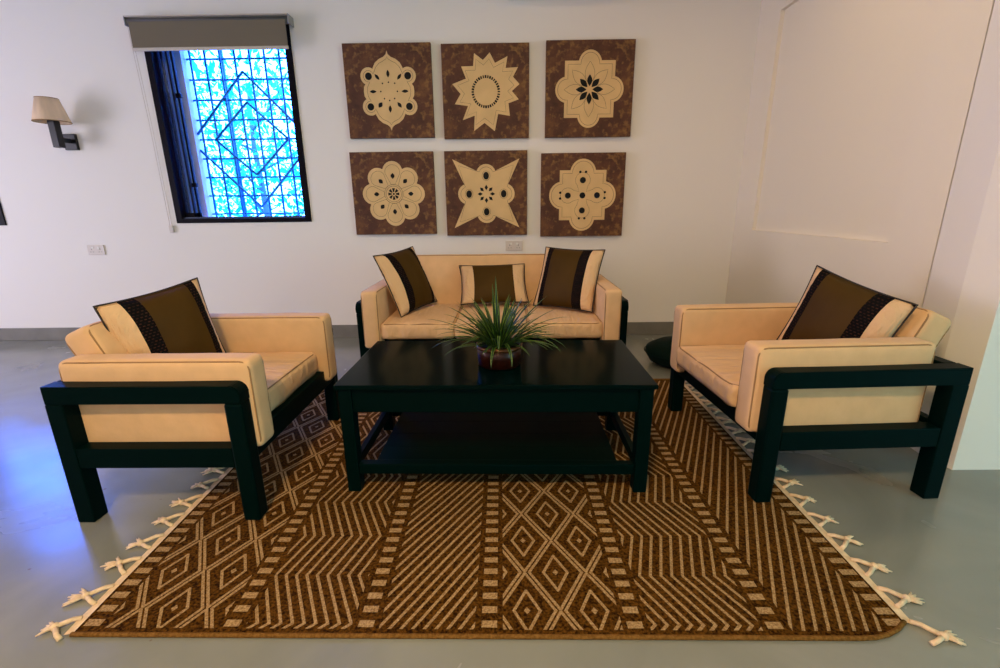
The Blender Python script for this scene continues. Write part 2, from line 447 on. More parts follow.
def petal(ang, r0, r1, w, n=8, fat=.5):
    out = []; ca, sa = math.cos(ang), math.sin(ang)
    prof = [(k/n, math.sin(PI*(k/n)**fat)) if fat != .5 else (k/n, math.sin(PI*k/n)) for k in range(n+1)]
    for t, s in prof: out.append((r0+(r1-r0)*t, w/2*s))
    for t, s in prof[-2:0:-1]: out.append((r0+(r1-r0)*t, -w/2*s))
    return [(x*ca-z*sa, x*sa+z*ca) for x, z in out]
def sym4(q):   # quarter outline from +z axis (x=0) round to +x axis
    a = q; b = [(x,-z) for x,z in q[::-1]][1:]; c = [(-x,-z) for x,z in q][1:]; d = [(-x,z) for x,z in q[::-1]][1:-1]
    return a+b+c+d
def sc(pts, s, sz=None): return [(x*s, z*(sz or s)) for x, z in pts]
S = .345
def painting(cx, cz, w, h, kind, label, tilt=0, S=.345):
    M0 = Matrix.Translation((cx, WY-.026, cz)) @ Matrix.Rotation(math.radians(tilt), 4, 'Y')
    bm = B(); box(bm, -w/2, w/2, -.018, .02, -h/2, h/2, .002)
    y1, y2, y3 = -.0186, -.0192, -.0198
    lw = .0028
    if kind == 1:
        q = [(0,.88),(.025,.80),(.09,.745),(.20,.70),(.30,.62),(.355,.52)]+arc(.47,.335,.195,125,-62,12)+[(.60,.10),(.61,0)]
        o = sc(sym4(q), S); fan(bm, o, y1, 1, (0,0))
        q = [(0,.75),(.025,.70),(.10,.655),(.2,.61),(.28,.53),(.33,.43)]+arc(.47,.335,.125,160,-100,12)+[(.51,.10),(.525,0)]
        strip(bm, sc(sym4(q), S), lw, y2, 2)
        for sx in (-1,1):
            for sz in (-1,1): fan(bm, sc(circ(sx*.47, sz*.335,.082), S), y3, 3)
        for a, r, l, w_ in ((90,.30,.17,.075),(270,.30,.17,.075),(0,.30,.17,.07),(180,.30,.17,.07),(50,.33,.17,.07),(130,.33,.17,.07),(232,.30,.15,.10),(308,.30,.16,.08)):
            fan(bm, sc(petal(math.radians(a), r, r+l, w_), S), y3, 3)
            fan(bm, sc(circ((r-.1)*math.cos(math.radians(a)), (r-.1)*math.sin(math.radians(a)), .022, 4), S), y3, 3)
    if kind == 2:
        tips = [(240,108),(300,152),(347,105),(382,172),(468,130),(455,205),(540,200),(505,262),(550,310),(497,355),(545,410),(473,435),(482,520),(400,505),(375,622),(303,565),(228,620),(235,515),(150,545),(190,450),(98,437),(140,370),(85,305),(180,270),(150,192),(232,190)]
        P = [((x-316)/288, -(z-358)/300) for x, z in tips]
        fan(bm, sc(P, S), y1, 1, (0,0))
        strip(bm, sc([(x*.84, z*.84) for x, z in P], S), lw, y2, 2)
        for k in range(36):
            a = 2*PI*k/36; r0, r1 = .285, .345
            d = .036*(.8+.5*((k*7)%5)/5)
            pts = [(r*math.cos(a+s*d/r), 1.05*r*math.sin(a+s*d/r)) for r, s in ((r0,-.5),(r1,-.5),(r1,.5),(r0,.5))]
            fan(bm, sc(pts, S), y3, 3)
    if kind in (3, 6):
        if kind == 3:
            cs, lr, ld, e = .60, .275, .545, .62
        else:
            cs, lr, ld, e = .585, .325, .52, .62
        def outline(off):
            c = cs-off; r = lr-off*.75; d = ld
            a0 = math.degrees(math.acos(min(1, max(-1, (c-d)/r))))
            q = [(0, d+r)]+arc(0, d, r, 90, 90-a0, 10)[1:]+[(c, c)]+arc(d, 0, r, a0, 0, 10)
            return sc(sym4(q), S, S*1.04)
        fan(bm, outline(0), y1, 1, (0,0)); strip(bm, outline(.075), lw, y2, 2)
        if kind == 3:
            for k in range(8):
                a = k*PI/4+PI/2
                strip(bm, sc(petal(a, .09, .61 if k%2==0 else .60, .23, 12), S), lw*.9, y2, 2)
                fan(bm, sc(petal(a, .07, .33, .125), S), y3, 3)
            fan(bm, sc(circ(0,0,.05), S), y3-.0005, 1)
        else:
            o = []
            for k in range(4):
                a = 90-90*k
                o += [( .37*math.cos(math.radians(a))+.19*math.cos(math.radians(b)), .37*math.sin(math.radians(a))+.19*math.sin(math.radians(b))) for b in [a+135-27*j for j in range(11)]]
                m_ = math.radians(a-45); o += [(.13*math.cos(m_), .13*math.sin(m_))]
            strip(bm, sc(o, S), lw*.9, y2, 2)
            fan(bm, sc(circ(0,0,.075), S), y3, 3)
            for k in range(4):
                a = k*PI/2; fan(bm, sc(circ(.37*math.cos(a), .37*math.sin(a), .075), S), y3, 3)
                for s in (-1,1):
                    b = a+s*.125; fan(bm, sc(circ(.57*math.cos(b), .57*math.sin(b), .032, 10), S), y3, 3)
    if kind == 4:
        S = .372; o = []
        for k in range(8):
            a = 90-45*k; R0 = .50
            o += [(R0*math.cos(math.radians(a))+.235*math.cos(math.radians(b)), R0*math.sin(math.radians(a))+.235*math.sin(math.radians(b))) for b in [a+75-15*j for j in range(11)]]
        fan(bm, sc(o, S), y1, 1, (0,0))
        for k in range(8):
            a = math.radians(90-45*k); pts = [(.22,-.05)]+[(.49+.165*math.cos(math.radians(b)), .175*math.sin(math.radians(b))) for b in range(-100,101,20)]+[(.22,.05)]
            ca, sa = math.cos(a), math.sin(a)
            strip(bm, sc([(x*ca-z*sa, x*sa+z*ca) for x, z in pts], S), lw*.9, y2, 2)
            fan(bm, sc(petal(a, .34, .47, .095), S), y3, 3)
            fan(bm, sc([(x*ca-z*sa, x*sa+z*ca) for x, z in ((.045,-.012),(.13,-.035),(.13,.035),(.045,.012))], S), y3, 3)
        strip(bm, sc(circ(0,0,.215,32), S), lw, y3, 2); strip(bm, sc(circ(0,0,.18,32), S), lw, y3, 2)
        fan(bm, sc(circ(0,0,.025), S), y3, 3)
    if kind == 5:
        S = .345
        def outl(t, r):
            q = []
            for k in range(4):
                a = 90-90*k; ar = math.radians(a)
                q += [(.47*math.cos(ar)+r*math.cos(math.radians(b)), .47*math.sin(ar)+r*math.sin(math.radians(b))) for b in [a+70-14*j for j in range(11)]]
                m_ = math.radians(a-45); q += [(t*1.414*math.cos(m_), t*1.414*math.sin(m_))]
            return q
        fan(bm, sc(outl(.84,.25), S), y1, 1, (0,0)); strip(bm, sc(outl(.69,.18), S), lw, y2, 2)
        for k in range(4):
            a = k*PI/2; c = (.44*math.cos(a), .44*math.sin(a))
            fan(bm, sc(circ(*c, .072, 20, .092), S), y3, 3); strip(bm, sc(circ(*c, .10, 24, .115), S), lw*.8, y2, 2)
        for k in range(8):
            fan(bm, sc(petal(k*PI/4, .09, .225, .085, 2), S), y3, 3)
    o = obj('painting', bm, [M_canvas, M_motif, M_line, M_ink])
    o.matrix_world = M0
    return tag(o, label, 'painting', 'six square brown paintings')
painting(-.937, 2.132, .722, .718, 1, 'square brown painting with pointed oval cream medallion and four black corner dots')
painting(-.132, 2.119, .720, .718, 2, 'square brown painting with a many-pointed cream star around a dashed black ring')
painting(.728, 2.126, .725, .732, 3, 'square brown painting with cream medallion holding an eight-petalled flower with black heart')
painting(-.957, 1.315, .722, .696, 4, 'square brown painting with a round scalloped cream flower, bottom row left')
painting(-.143, 1.306, .716, .712, 5, 'square brown painting with four long-pointed cream star and black dots in lobes')
painting(.700, 1.284, .728, .702, 6, 'square brown painting with cream lobed medallion holding a cross of five black dots')

# ------------------------------------------------------------------ rug
RU, RV = 2.442, 2.03
FL, FR, BR_, BL_ = Vector((-1.275,1.064)), Vector((1.170,1.040)), Vector((1.226,3.075)), Vector((-1.345,3.095))
def rmap(u, v, z=0):
    a, b = u/RU, v/RV
    p = FL*(1-a)*(1-b)+FR*a*(1-b)+BR_*a*b+BL_*(1-a)*b
    return Vector((p.x, p.y, z))
RT = .006
rug = thing('area_rug', 'large brown woven rug with beige diamonds, chevrons and dashes under the table', 'rug', Matrix.Translation((-.05,2.07,0)))
RMi = rug.matrix_world.inverted()
bm = B()
def redge(u): # rounded front right corner
    return .0 if u < RU-.16 else .055*((u-(RU-.16))/.16)**2.2
nu, nv = 60, 50
top = [[None]*(nv+1) for _ in range(nu+1)]; bot = [[None]*(nv+1) for _ in range(nu+1)]
for i in range(nu+1):
    for j in range(nv+1):
        u = RU*i/nu; v = redge(u)+(RV-redge(u))*j/nv
        top[i][j] = bm.verts.new(rmap(u, v, RT)); bot[i][j] = bm.verts.new(rmap(u, v, .0005))
for i in range(nu):
    for j in range(nv):
        bm.faces.new((top[i][j],top[i+1][j],top[i+1][j+1],top[i][j+1])); bm.faces.new((bot[i][j],bot[i][j+1],bot[i+1][j+1],bot[i+1][j]))
for i in range(nu):
    bm.faces.new((top[i][0],bot[i][0],bot[i+1][0],top[i+1][0])); bm.faces.new((top[i][nv],top[i+1][nv],bot[i+1][nv],bot[i][nv]))
for j in range(nv):
    bm.faces.new((top[0][j],top[0][j+1],bot[0][j+1],bot[0][j])); bm.faces.new((top[nu][j],bot[nu][j],bot[nu][j+1],top[nu][j+1]))

def clip_poly(poly, u0, u1, v0, v1):
    for ax, lim, s in ((0,u0,1),(0,u1,-1),(1,v0,1),(1,v1,-1)):
        out = []
        for i in range(len(poly)):
            p, q = poly[i-1], poly[i]
            ip, iq = s*(p[ax]-lim) >= 0, s*(q[ax]-lim) >= 0
            if ip != iq:
                t = (lim-p[ax])/(q[ax]-p[ax]); out.append((p[0]+(q[0]-p[0])*t, p[1]+(q[1]-p[1])*t))
            if iq: out.append(q)
        poly = out
        if len(poly) < 3: return None
    return poly
def rline(a, b, w, band):
    du, dv = b[0]-a[0], b[1]-a[1]; l = math.hypot(du, dv)
    if l < 1e-6: return
    nx, nv_ = -dv/l*w/2, du/l*w/2; ex, ev = du/l*w*.35, dv/l*w*.35
    P = clip_poly([(a[0]-ex+nx,a[1]-ev+nv_),(b[0]+ex+nx,b[1]+ev+nv_),(b[0]+ex-nx,b[1]+ev-nv_),(a[0]-ex-nx,a[1]-ev-nv_)], *band)
    if P: rpoly(P)
JIT = [0]
def rpoly(P, h=.0012):
    JIT[0] += 1; h += (JIT[0]%97)*4e-6
    vs = [bm.verts.new(rmap(u, v, RT+h)) for u, v in P]
    try:
        f = bm.faces.new(vs); f.material_index = 1
    except ValueError: pass
LW = .0095
V0, V1 = .022, RV-.03
# dash columns
for cu in (.036, .456, .857, 1.222, 1.650, 2.055, 2.408):
    w = .046 if cu not in (.036, 2.408) else .05
    for k in range(38):
        v = .040+k*.0514
        if cu > 2.3 and k == 0: v += .012
        if v > V1: break
        j = random.uniform(-.001,.001)
        rpoly([(cu-w/2, v-.012+j),(cu+w/2, v-.012),(cu+w/2, v+.012+j),(cu-w/2, v+.012)])
# diamonds
def diamonds(band, uc, vc):
    px, pz = .205, .307
    for r in range(-1, 15):
        for c in range(-3, 4):
            u = uc+c*px+(px/2 if r%2 else 0); v = vc+r*pz/2
            for (a, b, w) in ((.040,.076,LW),(.0875,.150,LW)):
                P = [(u,v+b),(u+a,v),(u,v-b),(u-a,v)]
                for i in range(4): rline(P[i], P[(i+1)%4], w, band)
            q = .010
            P = clip_poly([(u,v+q*1.3),(u+q,v),(u,v-q*1.3),(u-q,v)], *band)
            if P: rpoly(P)
diamonds((.072,.420,V0,V1), .245, .092)
diamonds((1.262,1.612,V0,V1), 1.336, .088)
# zigzags (leftwards, rightwards, ...)
def zigzag(band, u0, flip):
    rows = [V0-.0, .045, .227, .42, .625, .82, 1.02, 1.22, 1.42, 1.62, 1.82, 2.02]
    if not flip:   # band between second and third dash columns
        dx = [-.012*-1, .0, 0]
    for k in range(-16, 24):
        u = u0+k*.0352; prev = None
        seq = [(-.020, rows[0])]
        cur = 0; seq.append((0, .040))
        for i in range(2, len(rows)):
            cur += (-.100 if i%2 == 0 else .060); seq.append((cur, rows[i]))
        for a, b in zip(seq, seq[1:]): rline((u+a[0], a[1]), (u+b[0], b[1]), LW, band)
zigzag((.498,.815,V0,V1), .600, False)
zigzag((1.692,2.015,V0,V1), 1.78, True)
# slanted lines
def slant(band, u0, sp, sl, lo=-30, hi=40):
    for k in range(lo, hi):
        a = (u0+k*sp, 0); rline(a, (a[0]+sl*RV, RV), LW, band)
slant((.898,1.180,V0,V1), .915, .0345, .605, -40, 12)
slant((2.097,2.372,V0,V1), 2.12, .0362, .440, -32, 12)
obj('rug_body', bm, [M_rug, M_rugl], rug, M=RMi)
# overlocked front and back edges
for v in (0, RV):
    bm = B(); pts = [rmap(RU*i/60, (redge(RU*i/60) if v == 0 else RV), .0065) for i in range(61)]
    tube(bm, pts, .0068, 8); obj('edge_binding', bm, M_rugb, rug, True, M=RMi)
# cotton straps and knotted tassels on the two short sides
rnd = random.Random(21)
for side in (0, 1):
    bm = B(); w = .024
    pa, pb = [], []
    for j in range(41):
        v = .05+(RV-.07)*j/40 if side else .0+(RV)*j/40
        u = 0 if side == 0 else RU
        wob = .002*math.sin(j*1.7)
        c = rmap(u, v, 0); s = -1 if side == 0 else 1
        pa.append(bm.verts.new((c.x-s*.004, c.y, RT+.003))); pb.append(bm.verts.new((c.x+s*(w+wob), c.y, .004)))
    for j in range(40): bm.faces.new((pa[j], pa[j+1], pb[j+1], pb[j]))
    obj('fringe_strap', bm, M_fringe, rug, True, M=RMi)
    s = -1 if side == 0 else 1
    N_T = 17
    for k in range(N_T):
        v = .02+(RV-.05)*k/(N_T-1); u = 0 if side == 0 else RU
        c = rmap(u, v, 0); c.x += s*.020
        ln = rnd.uniform(.032,.050); off = rnd.uniform(-.018,.012)
        kn = Vector((c.x+s*(.040+ln*.2), c.y+off, .010))
        bm = B()
        for d in (-.036, .036):
            mid = Vector((c.x+s*.016, c.y+d*.75+off*.3, .010))
            tube(bm, [Vector((c.x-s*.003, c.y+d, .006)), mid, kn], .0078, 6, taper=[1,.9,1])
        bmesh.ops.create_icosphere(bm, subdivisions=2, radius=.0125, matrix=Matrix.Translation(kn))
        for q in range(8):
            a = rnd.uniform(-.8,.8); L_ = ln*rnd.uniform(.8,1.25)
            e = kn+Vector((s*math.cos(a)*L_, math.sin(a)*L_, -.004)); m_ = kn.lerp(e, .5)+Vector((0,rnd.uniform(-.004,.004),.002))
            tube(bm, [kn, m_, e], .0052, 5, taper=[1,.95,.4])
        for vv in bm.verts:
            if vv.co.z < .0008: vv.co.z = .0008
        obj('tassel', bm, M_fringe, rug, True, M=RMi)

# ------------------------------------------------------------------ coffee table
tb = thing('coffee_table', 'long dark wooden coffee table with lower shelf in the middle of the rug', 'table', Matrix.Translation((-.041,1.742,RT)) @ Matrix.Rotation(math.radians(-1.0), 4, 'Z'))
TW, TD, TH = 1.290, .635, .500
lg = .056
for sx in (-1, 1):
    for (a, b) in ((.008, .008+lg), (TD-lg, TD)):
        x0 = sx*(TW/2-lg/2)-lg/2
        bm = B(); box(bm, x0, x0+lg, a, b, 0, TH-.02, .003); obj('leg', bm, M_wood, tb)
bm = B(); box(bm, -TW/2-.011, TW/2+.011, -.006, TD+.012, TH-.020, TH, .004); obj('table_top', bm, M_woodtop, tb)
bm = B(); box(bm, -TW/2+lg, TW/2-lg, .016, .036, TH-.127, TH-.02, .002); box(bm, -TW/2+lg, TW/2-lg, TD-.036, TD-.016, TH-.127, TH-.02, .002)
box(bm, -TW/2+.012, -TW/2+.032, lg+.008, TD-lg, TH-.127, TH-.02, .002); box(bm, TW/2-.032, TW/2-.012, lg+.008, TD-lg, TH-.127, TH-.02, .002)
obj('apron', bm, M_wood, tb)
for (a, b) in ((.012,.052), (TD-.052,TD-.012)):
    bm = B(); box(bm, -TW/2+lg, TW/2-lg, a, b, .085, .132, .003); obj('stretcher', bm, M_wood, tb)
for sx in (-1, 1):
    x0 = sx*(TW/2-lg/2)-.014
    bm = B(); box(bm, x0, x0+.028, lg+.008, TD-lg, .085, .132, .003); obj('stretcher', bm, M_wood, tb)
bm = B()
for k in range(4):
    a = .056+(TD-.112)/4*k; box(bm, -TW/2+.118, TW/2-.118, a, a+(TD-.112)/4-.0005, .100, .120, .0015)
obj('shelf', bm, M_wood, tb)

# ------------------------------------------------------------------ plant
px_, py_ = -.022, 2.0
pl = thing('potted_plant', 'spiky striped green plant in a round copper pot on the coffee table', 'plant', Matrix.Translation((px_, py_, RT+TH)))
bm = B(); lathe(bm, [(.0,.001),(.088,.001),(.0955,.006),(.0995,.05),(.101,.098),(.095,.098),(.092,.085),(0,.085)], 48); obj('pot', bm, M_pot, pl, True)
bm = B(); lathe(bm, [(.1005,.082),(.104,.084),(.104,.099),(.094,.100),(.094,.085)], 48); obj('pot_rim', bm, M_rim, pl, True)
bm = B(); lathe(bm, [(0,.092),(.05,.091),(.0935,.087)], 32); obj('soil', bm, M_soil, pl, True)
bm = B(); rnd = random.Random(11)
def blade(az, L_, lean, w, curl, r0=.03, z0=.088, mi=True):
    n = 9; p = Vector((math.cos(az)*r0, math.sin(az)*r0, z0)); el = math.radians(90-lean)
    d_az = az; rows = []
    for i in range(n+1):
        t = i/n
        side = Vector((-math.sin(d_az), math.cos(d_az), 0))
        ww = w*(.55+.9*t if t < .35 else (1-t)**.6*1.12)*.5
        fold = .25*ww
        nrm = Vector((-math.cos(d_az)*math.sin(el), -math.sin(d_az)*math.sin(el), math.cos(el)))
        rows.append([bm.verts.new(p+side*(-ww)+nrm*fold), bm.verts.new(p+side*(-ww*.68)+nrm*fold*.6), bm.verts.new(p), bm.verts.new(p+side*(ww*.68)+nrm*fold*.6), bm.verts.new(p+side*ww+nrm*fold)])
        p = p+Vector((math.cos(d_az)*math.cos(el), math.sin(d_az)*math.cos(el), math.sin(el)))*(L_/n)
        el -= curl/n*(.4+1.2*t)
    for A, C in zip(rows, rows[1:]):
        for k in range(4):
            f = bm.faces.new((A[k],A[k+1],C[k+1],C[k])); f.material_index = 1 if k in (0,3) else 0; f.smooth = True
for k in range(150):
    az = rnd.uniform(0, 2*PI); t = rnd.random()
    lean = 8+62*t**.8; L_ = rnd.uniform(.15,.25)*(1+.25*t)
    blade(az, L_, lean, rnd.uniform(.013,.021), math.radians(rnd.uniform(15,75)), rnd.uniform(.005,.055))
# the recognisable long leaves (azimuth, length, lean, curl)
for az, L_, lean, curl in ((180,.33,56,35),(172,.30,62,50),(188,.28,68,40),(150,.30,48,35),(5,.33,52,50),(-8,.30,62,95),(12,.30,48,30),(25,.30,40,20),(100,.31,8,5),(250,.30,10,-5),(185,.27,32,15),(-90,.27,38,135),(-75,.23,55,150),(-100,.20,62,140),(200,.27,60,60),(-20,.29,58,110),(215,.26,70,60),(-40,.27,50,55)):
    blade(math.radians(az), L_, lean, .019, math.radians(curl), .03)
fo = obj('foliage', bm, [M_leaf, M_leafe], pl)

# ------------------------------------------------------------------ cushions
def cushion_bm(bm, sx, sy, sz, r=.022, n=14, bulge=(0,0,0), wrinkle=.0, seed=0, mi=0):
    """rounded, slightly puffed box of full sizes sx,sy,sz centred on the origin"""
    h = Vector((sx/2, sy/2, sz/2)); start = len(bm.verts)
    def coords(L_, m):
        a = [-1, -1+r*.5/(L_/2), -1+r/(L_/2)]
        inner = [a[2]+(2*(-a[2]))*i/m for i in range(1, m)]
        return a+inner+[-a[2], -a[1], 1]
    cs = [coords(s, max(3, int(n*min(1, s/.35)))) for s in (sx, sy, sz)]
    cache = {}
    def V(p):
        key = tuple(round(c, 5) for c in p)
        if key in cache: return cache[key]
        q = Vector([max(-h[i]+r, min(h[i]-r, p[i]*h[i])) for i in range(3)])
        d = Vector((p[0]*h.x, p[1]*h.y, p[2]*h.z))-q
        w = q+d.normalized()*r if d.length > 1e-9 else q
        u = [p[0], p[1], p[2]]
        for ax in range(3):
            if abs(p[ax]) > .999 and bulge[ax]:
                o = [u[k] for k in range(3) if k != ax]
                w[ax] += math.copysign(bulge[ax]*(1-o[0]**2)*(1-o[1]**2)**.7, p[ax])
        if wrinkle:
            s = Vector((seed*3.1, seed*1.7, 0)); nn = noise.noise(Vector((w.x*9, w.y*9, w.z*14))+s)+.5*noise.noise(Vector((w.x*22, w.y*22, w.z*22))+s)
            w += (w.normalized() if w.length else w)*wrinkle*nn
        v = bm.verts.new(w); cache[key] = v; return v
    for ax in range(3):
        a, b = [k for k in range(3) if k != ax]
        for s in (-1, 1):
            for i in range(len(cs[a])-1):
                for j in range(len(cs[b])-1):
                    def mk(i, j):
                        p = [0,0,0]; p[ax] = s; p[a] = cs[a][i]; p[b] = cs[b][j]; return V(p)
                    try:
                        f = bm.faces.new((mk(i,j), mk(i+1,j), mk(i+1,j+1), mk(i,j+1))); f.material_index = mi; f.smooth = True
                    except ValueError: pass
def pipe_loops(bm, sx, sy, sz, ax, r=.022, rad=.0034, wob=.0015, seed=0):
    """piping round the two large faces, perpendicular to axis ax"""
    h = [sx/2, sy/2, sz/2]; a, b = [k for k in range(3) if k != ax]
    for s in (-1, 1):
        pts = []
        ha, hb = h[a]-r*.30, h[b]-r*.30; rc = min(.035, ha*.4)
        for (ca, cb, t0) in ((1,1,0),(-1,1,90),(-1,-1,180),(1,-1,270)):
            for t in range(0, 91, 22):
                th = math.radians(t0+t); pts.append((ca*(ha-rc)+rc*math.cos(th), cb*(hb-rc)+rc*math.sin(th)))
        # densify
        P = []
        for i in range(len(pts)):
            p, q = pts[i], pts[(i+1)%len(pts)]; m = max(1, int(math.hypot(q[0]-p[0], q[1]-p[1])/.05))
            for k in range(m): P.append((p[0]+(q[0]-p[0])*k/m, p[1]+(q[1]-p[1])*k/m))
        out = []
        for i, (u, v) in enumerate(P):
            c = [0,0,0]; c[a] = u; c[b] = v
            c[ax] = s*(h[ax]-r*.28)+wob*noise.noise(Vector((u*9+seed, v*9, s)))
            out.append(c)
        tube(bm, out, rad, 6, closed=True)

def rotx(d): return Matrix.Rotation(math.radians(d), 4, 'X')
def T(x, y, z): return Matrix.Translation((x, y, z))

def seating(name, label, cat, M, W, D, H, nseat, arm_over, seat_over, arm_top, back, seed=0, grp=None, seat_top=.447, ft=.572):
    """local x across, local y from the front (0) to the back (D)"""
    t = thing(name, label, cat, M, grp)
    L_ = .067; FT = ft
    for sx in (-1, 1):
        xo = sx*(W/2-L_/2)
        bm = B(); box(bm, xo-L_/2, xo+L_/2, 0, L_, 0, FT-.070, .009); obj('leg', bm, M_wood, t)
        bm = B(); box(bm, xo-L_/2, xo+L_/2, D-L_, D, -RT, FT-.070, .004); obj('leg', bm, M_wood, t)
        # arm rail: rounded at the front corner, square at the back
        rr = .038; prof = [(D,FT-.070),(D,FT)]+[(rr-rr*math.sin(a), FT-rr+rr*math.cos(a)) for a in [i*PI/2/6 for i in range(7)]]+[(0,FT-.070)]
        bm = B(); prism(bm, prof, 'x', xo-L_/2, xo+L_/2)
        bmesh.ops.bevel(bm, geom=[e for e in bm.edges if abs(e.verts[0].co.x-e.verts[1].co.x) < 1e-6], offset=.004, segments=2, affect='EDGES')
        obj('arm_rail', bm, M_wood, t)
        bm = B(); box(bm, xo-L_/2+.003, xo+L_/2-.003, L_, D-L_, .236, .318, .003); obj('side_rail', bm, M_wood, t)
        # arm cushion
        ct = .112; over = arm_over[(sx+1)//2]; cl = D+over-back['gap']; chh = arm_top-.284
        cx = sx*(W/2-L_-.002-ct/2+.004)
        cy = -over+cl/2
        Mc = T(cx, cy, .284+chh/2)
        bm = B(); cushion_bm(bm, ct, cl, chh, .024, 16, (.008,0,.003), .0022, seed+sx)
        ac_ = obj('arm_cushion', bm, M_cream, t, True, M=Mc)
        bm = B(); pipe_loops(bm, ct, cl, chh, 0, .024, seed=seed+sx); obj('piping', bm, M_pipe, ac_, True, M=Mc)
    bm = B(); box(bm, -W/2+L_, W/2-L_, .006, .048, .250, .345, .003); obj('front_rail', bm, M_wood, t)
    bm = B(); box(bm, -W/2+L_, W/2-L_, D-.050, D-.008, .240, .322, .003); obj('back_rail', bm, M_wood, t)
    bm = B(); box(bm, -W/2+L_, W/2-L_, D-.055, D-.002, FT-.070, FT, .004); obj('back_rail', bm, M_wood, t)
    bm = B()
    for k in range(6):
        y = .09+k*(D-.18)/5; box(bm, -W/2+L_, W/2-L_, y-.02, y+.02, .290, .308)
    obj('seat_slats', bm, M_wood, t)
    # seat
    inner = W-2*(L_+.112)+.006; w1 = inner/nseat
    bd = back['thick']
    for k in range(nseat):
        cx = -inner/2+w1*(k+.5); sl = D-.14+seat_over
        th = seat_top-.345; Mc = T(cx, -seat_over+sl/2, .345+th/2)
        bm = B(); cushion_bm(bm, w1+.003, sl, th, .026, 18, (0,.006,.010), .0035, seed+k*5)
        sc_ = obj('seat_cushion', bm, M_seat, t, True, M=Mc)
        bm = B(); pipe_loops(bm, w1-.004, sl, th, 2, .026, wob=.006, seed=seed+k*5); obj('piping', bm, M_pipe, sc_, True, M=Mc)
    # back
    bw = inner-.01; bh = back['h']
    Mc = T(0, back['y'], back['z']) @ rotx(-back['tilt'])
    bm = B(); cushion_bm(bm, bw, bd, bh, .026, 20, (0,.012,.003), .003, seed+9)
    bk = obj('back_cushion', bm, M_cream, t, True, M=Mc)
    bm = B(); pipe_loops(bm, bw, bd, bh, 1, .026, seed=seed+9); obj('piping', bm, M_pipe, bk, True, M=Mc)
    return t

def Rz(d): return Matrix.Rotation(math.radians(d), 4, 'Z')
Lc = seating('armchair', 'cream armchair with black wooden frame left of the table, its back leg on bare floor', 'armchair', T(-.970, 2.047, RT) @ Rz(89.7), .958, .735, .58, 1, (.018,.028), -.030, .650,
             dict(gap=.015, thick=.125, h=.40, y=.655, z=.555, tilt=24), 1, 'matching armchairs', .462)
Rc = seating('armchair', 'cream armchair with black wooden frame right of the table, beside the wall pier', 'armchair', T(1.010, 2.135, RT) @ Rz(-87.6), .952, .782, .58, 1, (.040,.038), .055, .655,
             dict(gap=.095, thick=.125, h=.40, y=.722, z=.555, tilt=24), 4, 'matching armchairs', .450)
So = seating('sofa', 'long cream three-seat sofa with black wooden frame against the back wall', 'sofa', T(-.084, 3.020, RT) @ Rz(-.8), 1.825, .77, .58, 3, (.085,.085), .075, .672,
             dict(gap=.06, thick=.14, h=.45, y=.665, z=.600, tilt=12), 8, None, .455, .580)
# the furniture legs stand partly on the rug: put those off it on the floor
for t in (Lc, Rc, So): pass

# ------------------------------------------------------------------ pillows
def pillow(c, X, Y, W, H_, bands, label, flip=False, thick=.15, dark=True, seed=0):
    X = Vector(X).normalized(); Y = Vector(Y).normalized(); Z = X.cross(Y).normalized(); X = Y.cross(Z).normalized()
    M = Matrix(((X.x,Y.x,Z.x,c[0]),(X.y,Y.y,Z.y,c[1]),(X.z,Y.z,Z.z,c[2]),(0,0,0,1)))
    t = thing('throw_pillow', label, 'pillow', M, 'brown and cream throw pillows')
    # u lines aligned with the colour bands
    us = []
    edges = [0]+[b[0] for b in bands]
    for a, b in zip(edges, edges[1:]):
        m = max(2, int((b-a)*26))
        us += [a+(b-a)*i/m for i in range(m)]
    us.append(1.0); nv = 24
    def P(u, v, side):
        a = 2*u-1; b = 2*v-1
        if flip: a = -a
        x = a*(1-.06*(1-b*b)**1.0)*W/2; z = b*(1-.055*(1-a*a))*H_/2
        ea = max(0, 1-abs(a)**2.6); eb = max(0, 1-abs(b)**2.6)
        y = side*thick/2*(ea*eb)**.62
        if ea*eb > 0:
            y += side*(.006*noise.noise(Vector((a*2.2+seed, b*2.2, side)))*(ea*eb)**.3)
            # gathers running in from the side seams
            g = max(0, abs(a)-.62)/.38
            y += side*.0035*g*math.sin(b*34+2*noise.noise(Vector((a*3,b*3,seed))))*(ea*eb)**.3
        return (x, y, z)
    bm = B(); rim = {}
    grid = {}
    for side in (-1, 1):
        for i, u in enumerate(us):
            for j in range(nv+1):
                e = i in (0, len(us)-1) or j in (0, nv)
                if e and side == 1: grid[(1,i,j)] = grid[(-1,i,j)]
                else: grid[(side,i,j)] = bm.verts.new(P(u, j/nv, side))
        for i in range(len(us)-1):
            um = (us[i]+us[i+1])/2; mi = next(b[1] for b in bands if um <= b[0])
            for j in range(nv):
                f = bm.faces.new((grid[(side,i,j)], grid[(side,i+1,j)], grid[(side,i+1,j+1)], grid[(side,i,j+1)]))
                f.material_index = mi if side == -1 else 0; f.smooth = True
    obj('pillow_cover', bm, [M_pcream, M_braid, M_pbrown], t, True)
    bm = B(); loop = [P(k/20, 0, 1) for k in range(20)]+[P(1, k/20, 1) for k in range(20)]+[P(1-k/20, 1, 1) for k in range(20)]+[P(0, 1-k/20, 1) for k in range(20)]
    tube(bm, loop, .0042, 6, closed=True); obj('piping', bm, M_pdark, t, True)
    return t
B5 = [(.18,0),(.33,1),(.83,2),(.925,1),(1.0,0)]
B3 = [(.19,0),(.81,2),(1.0,0)]
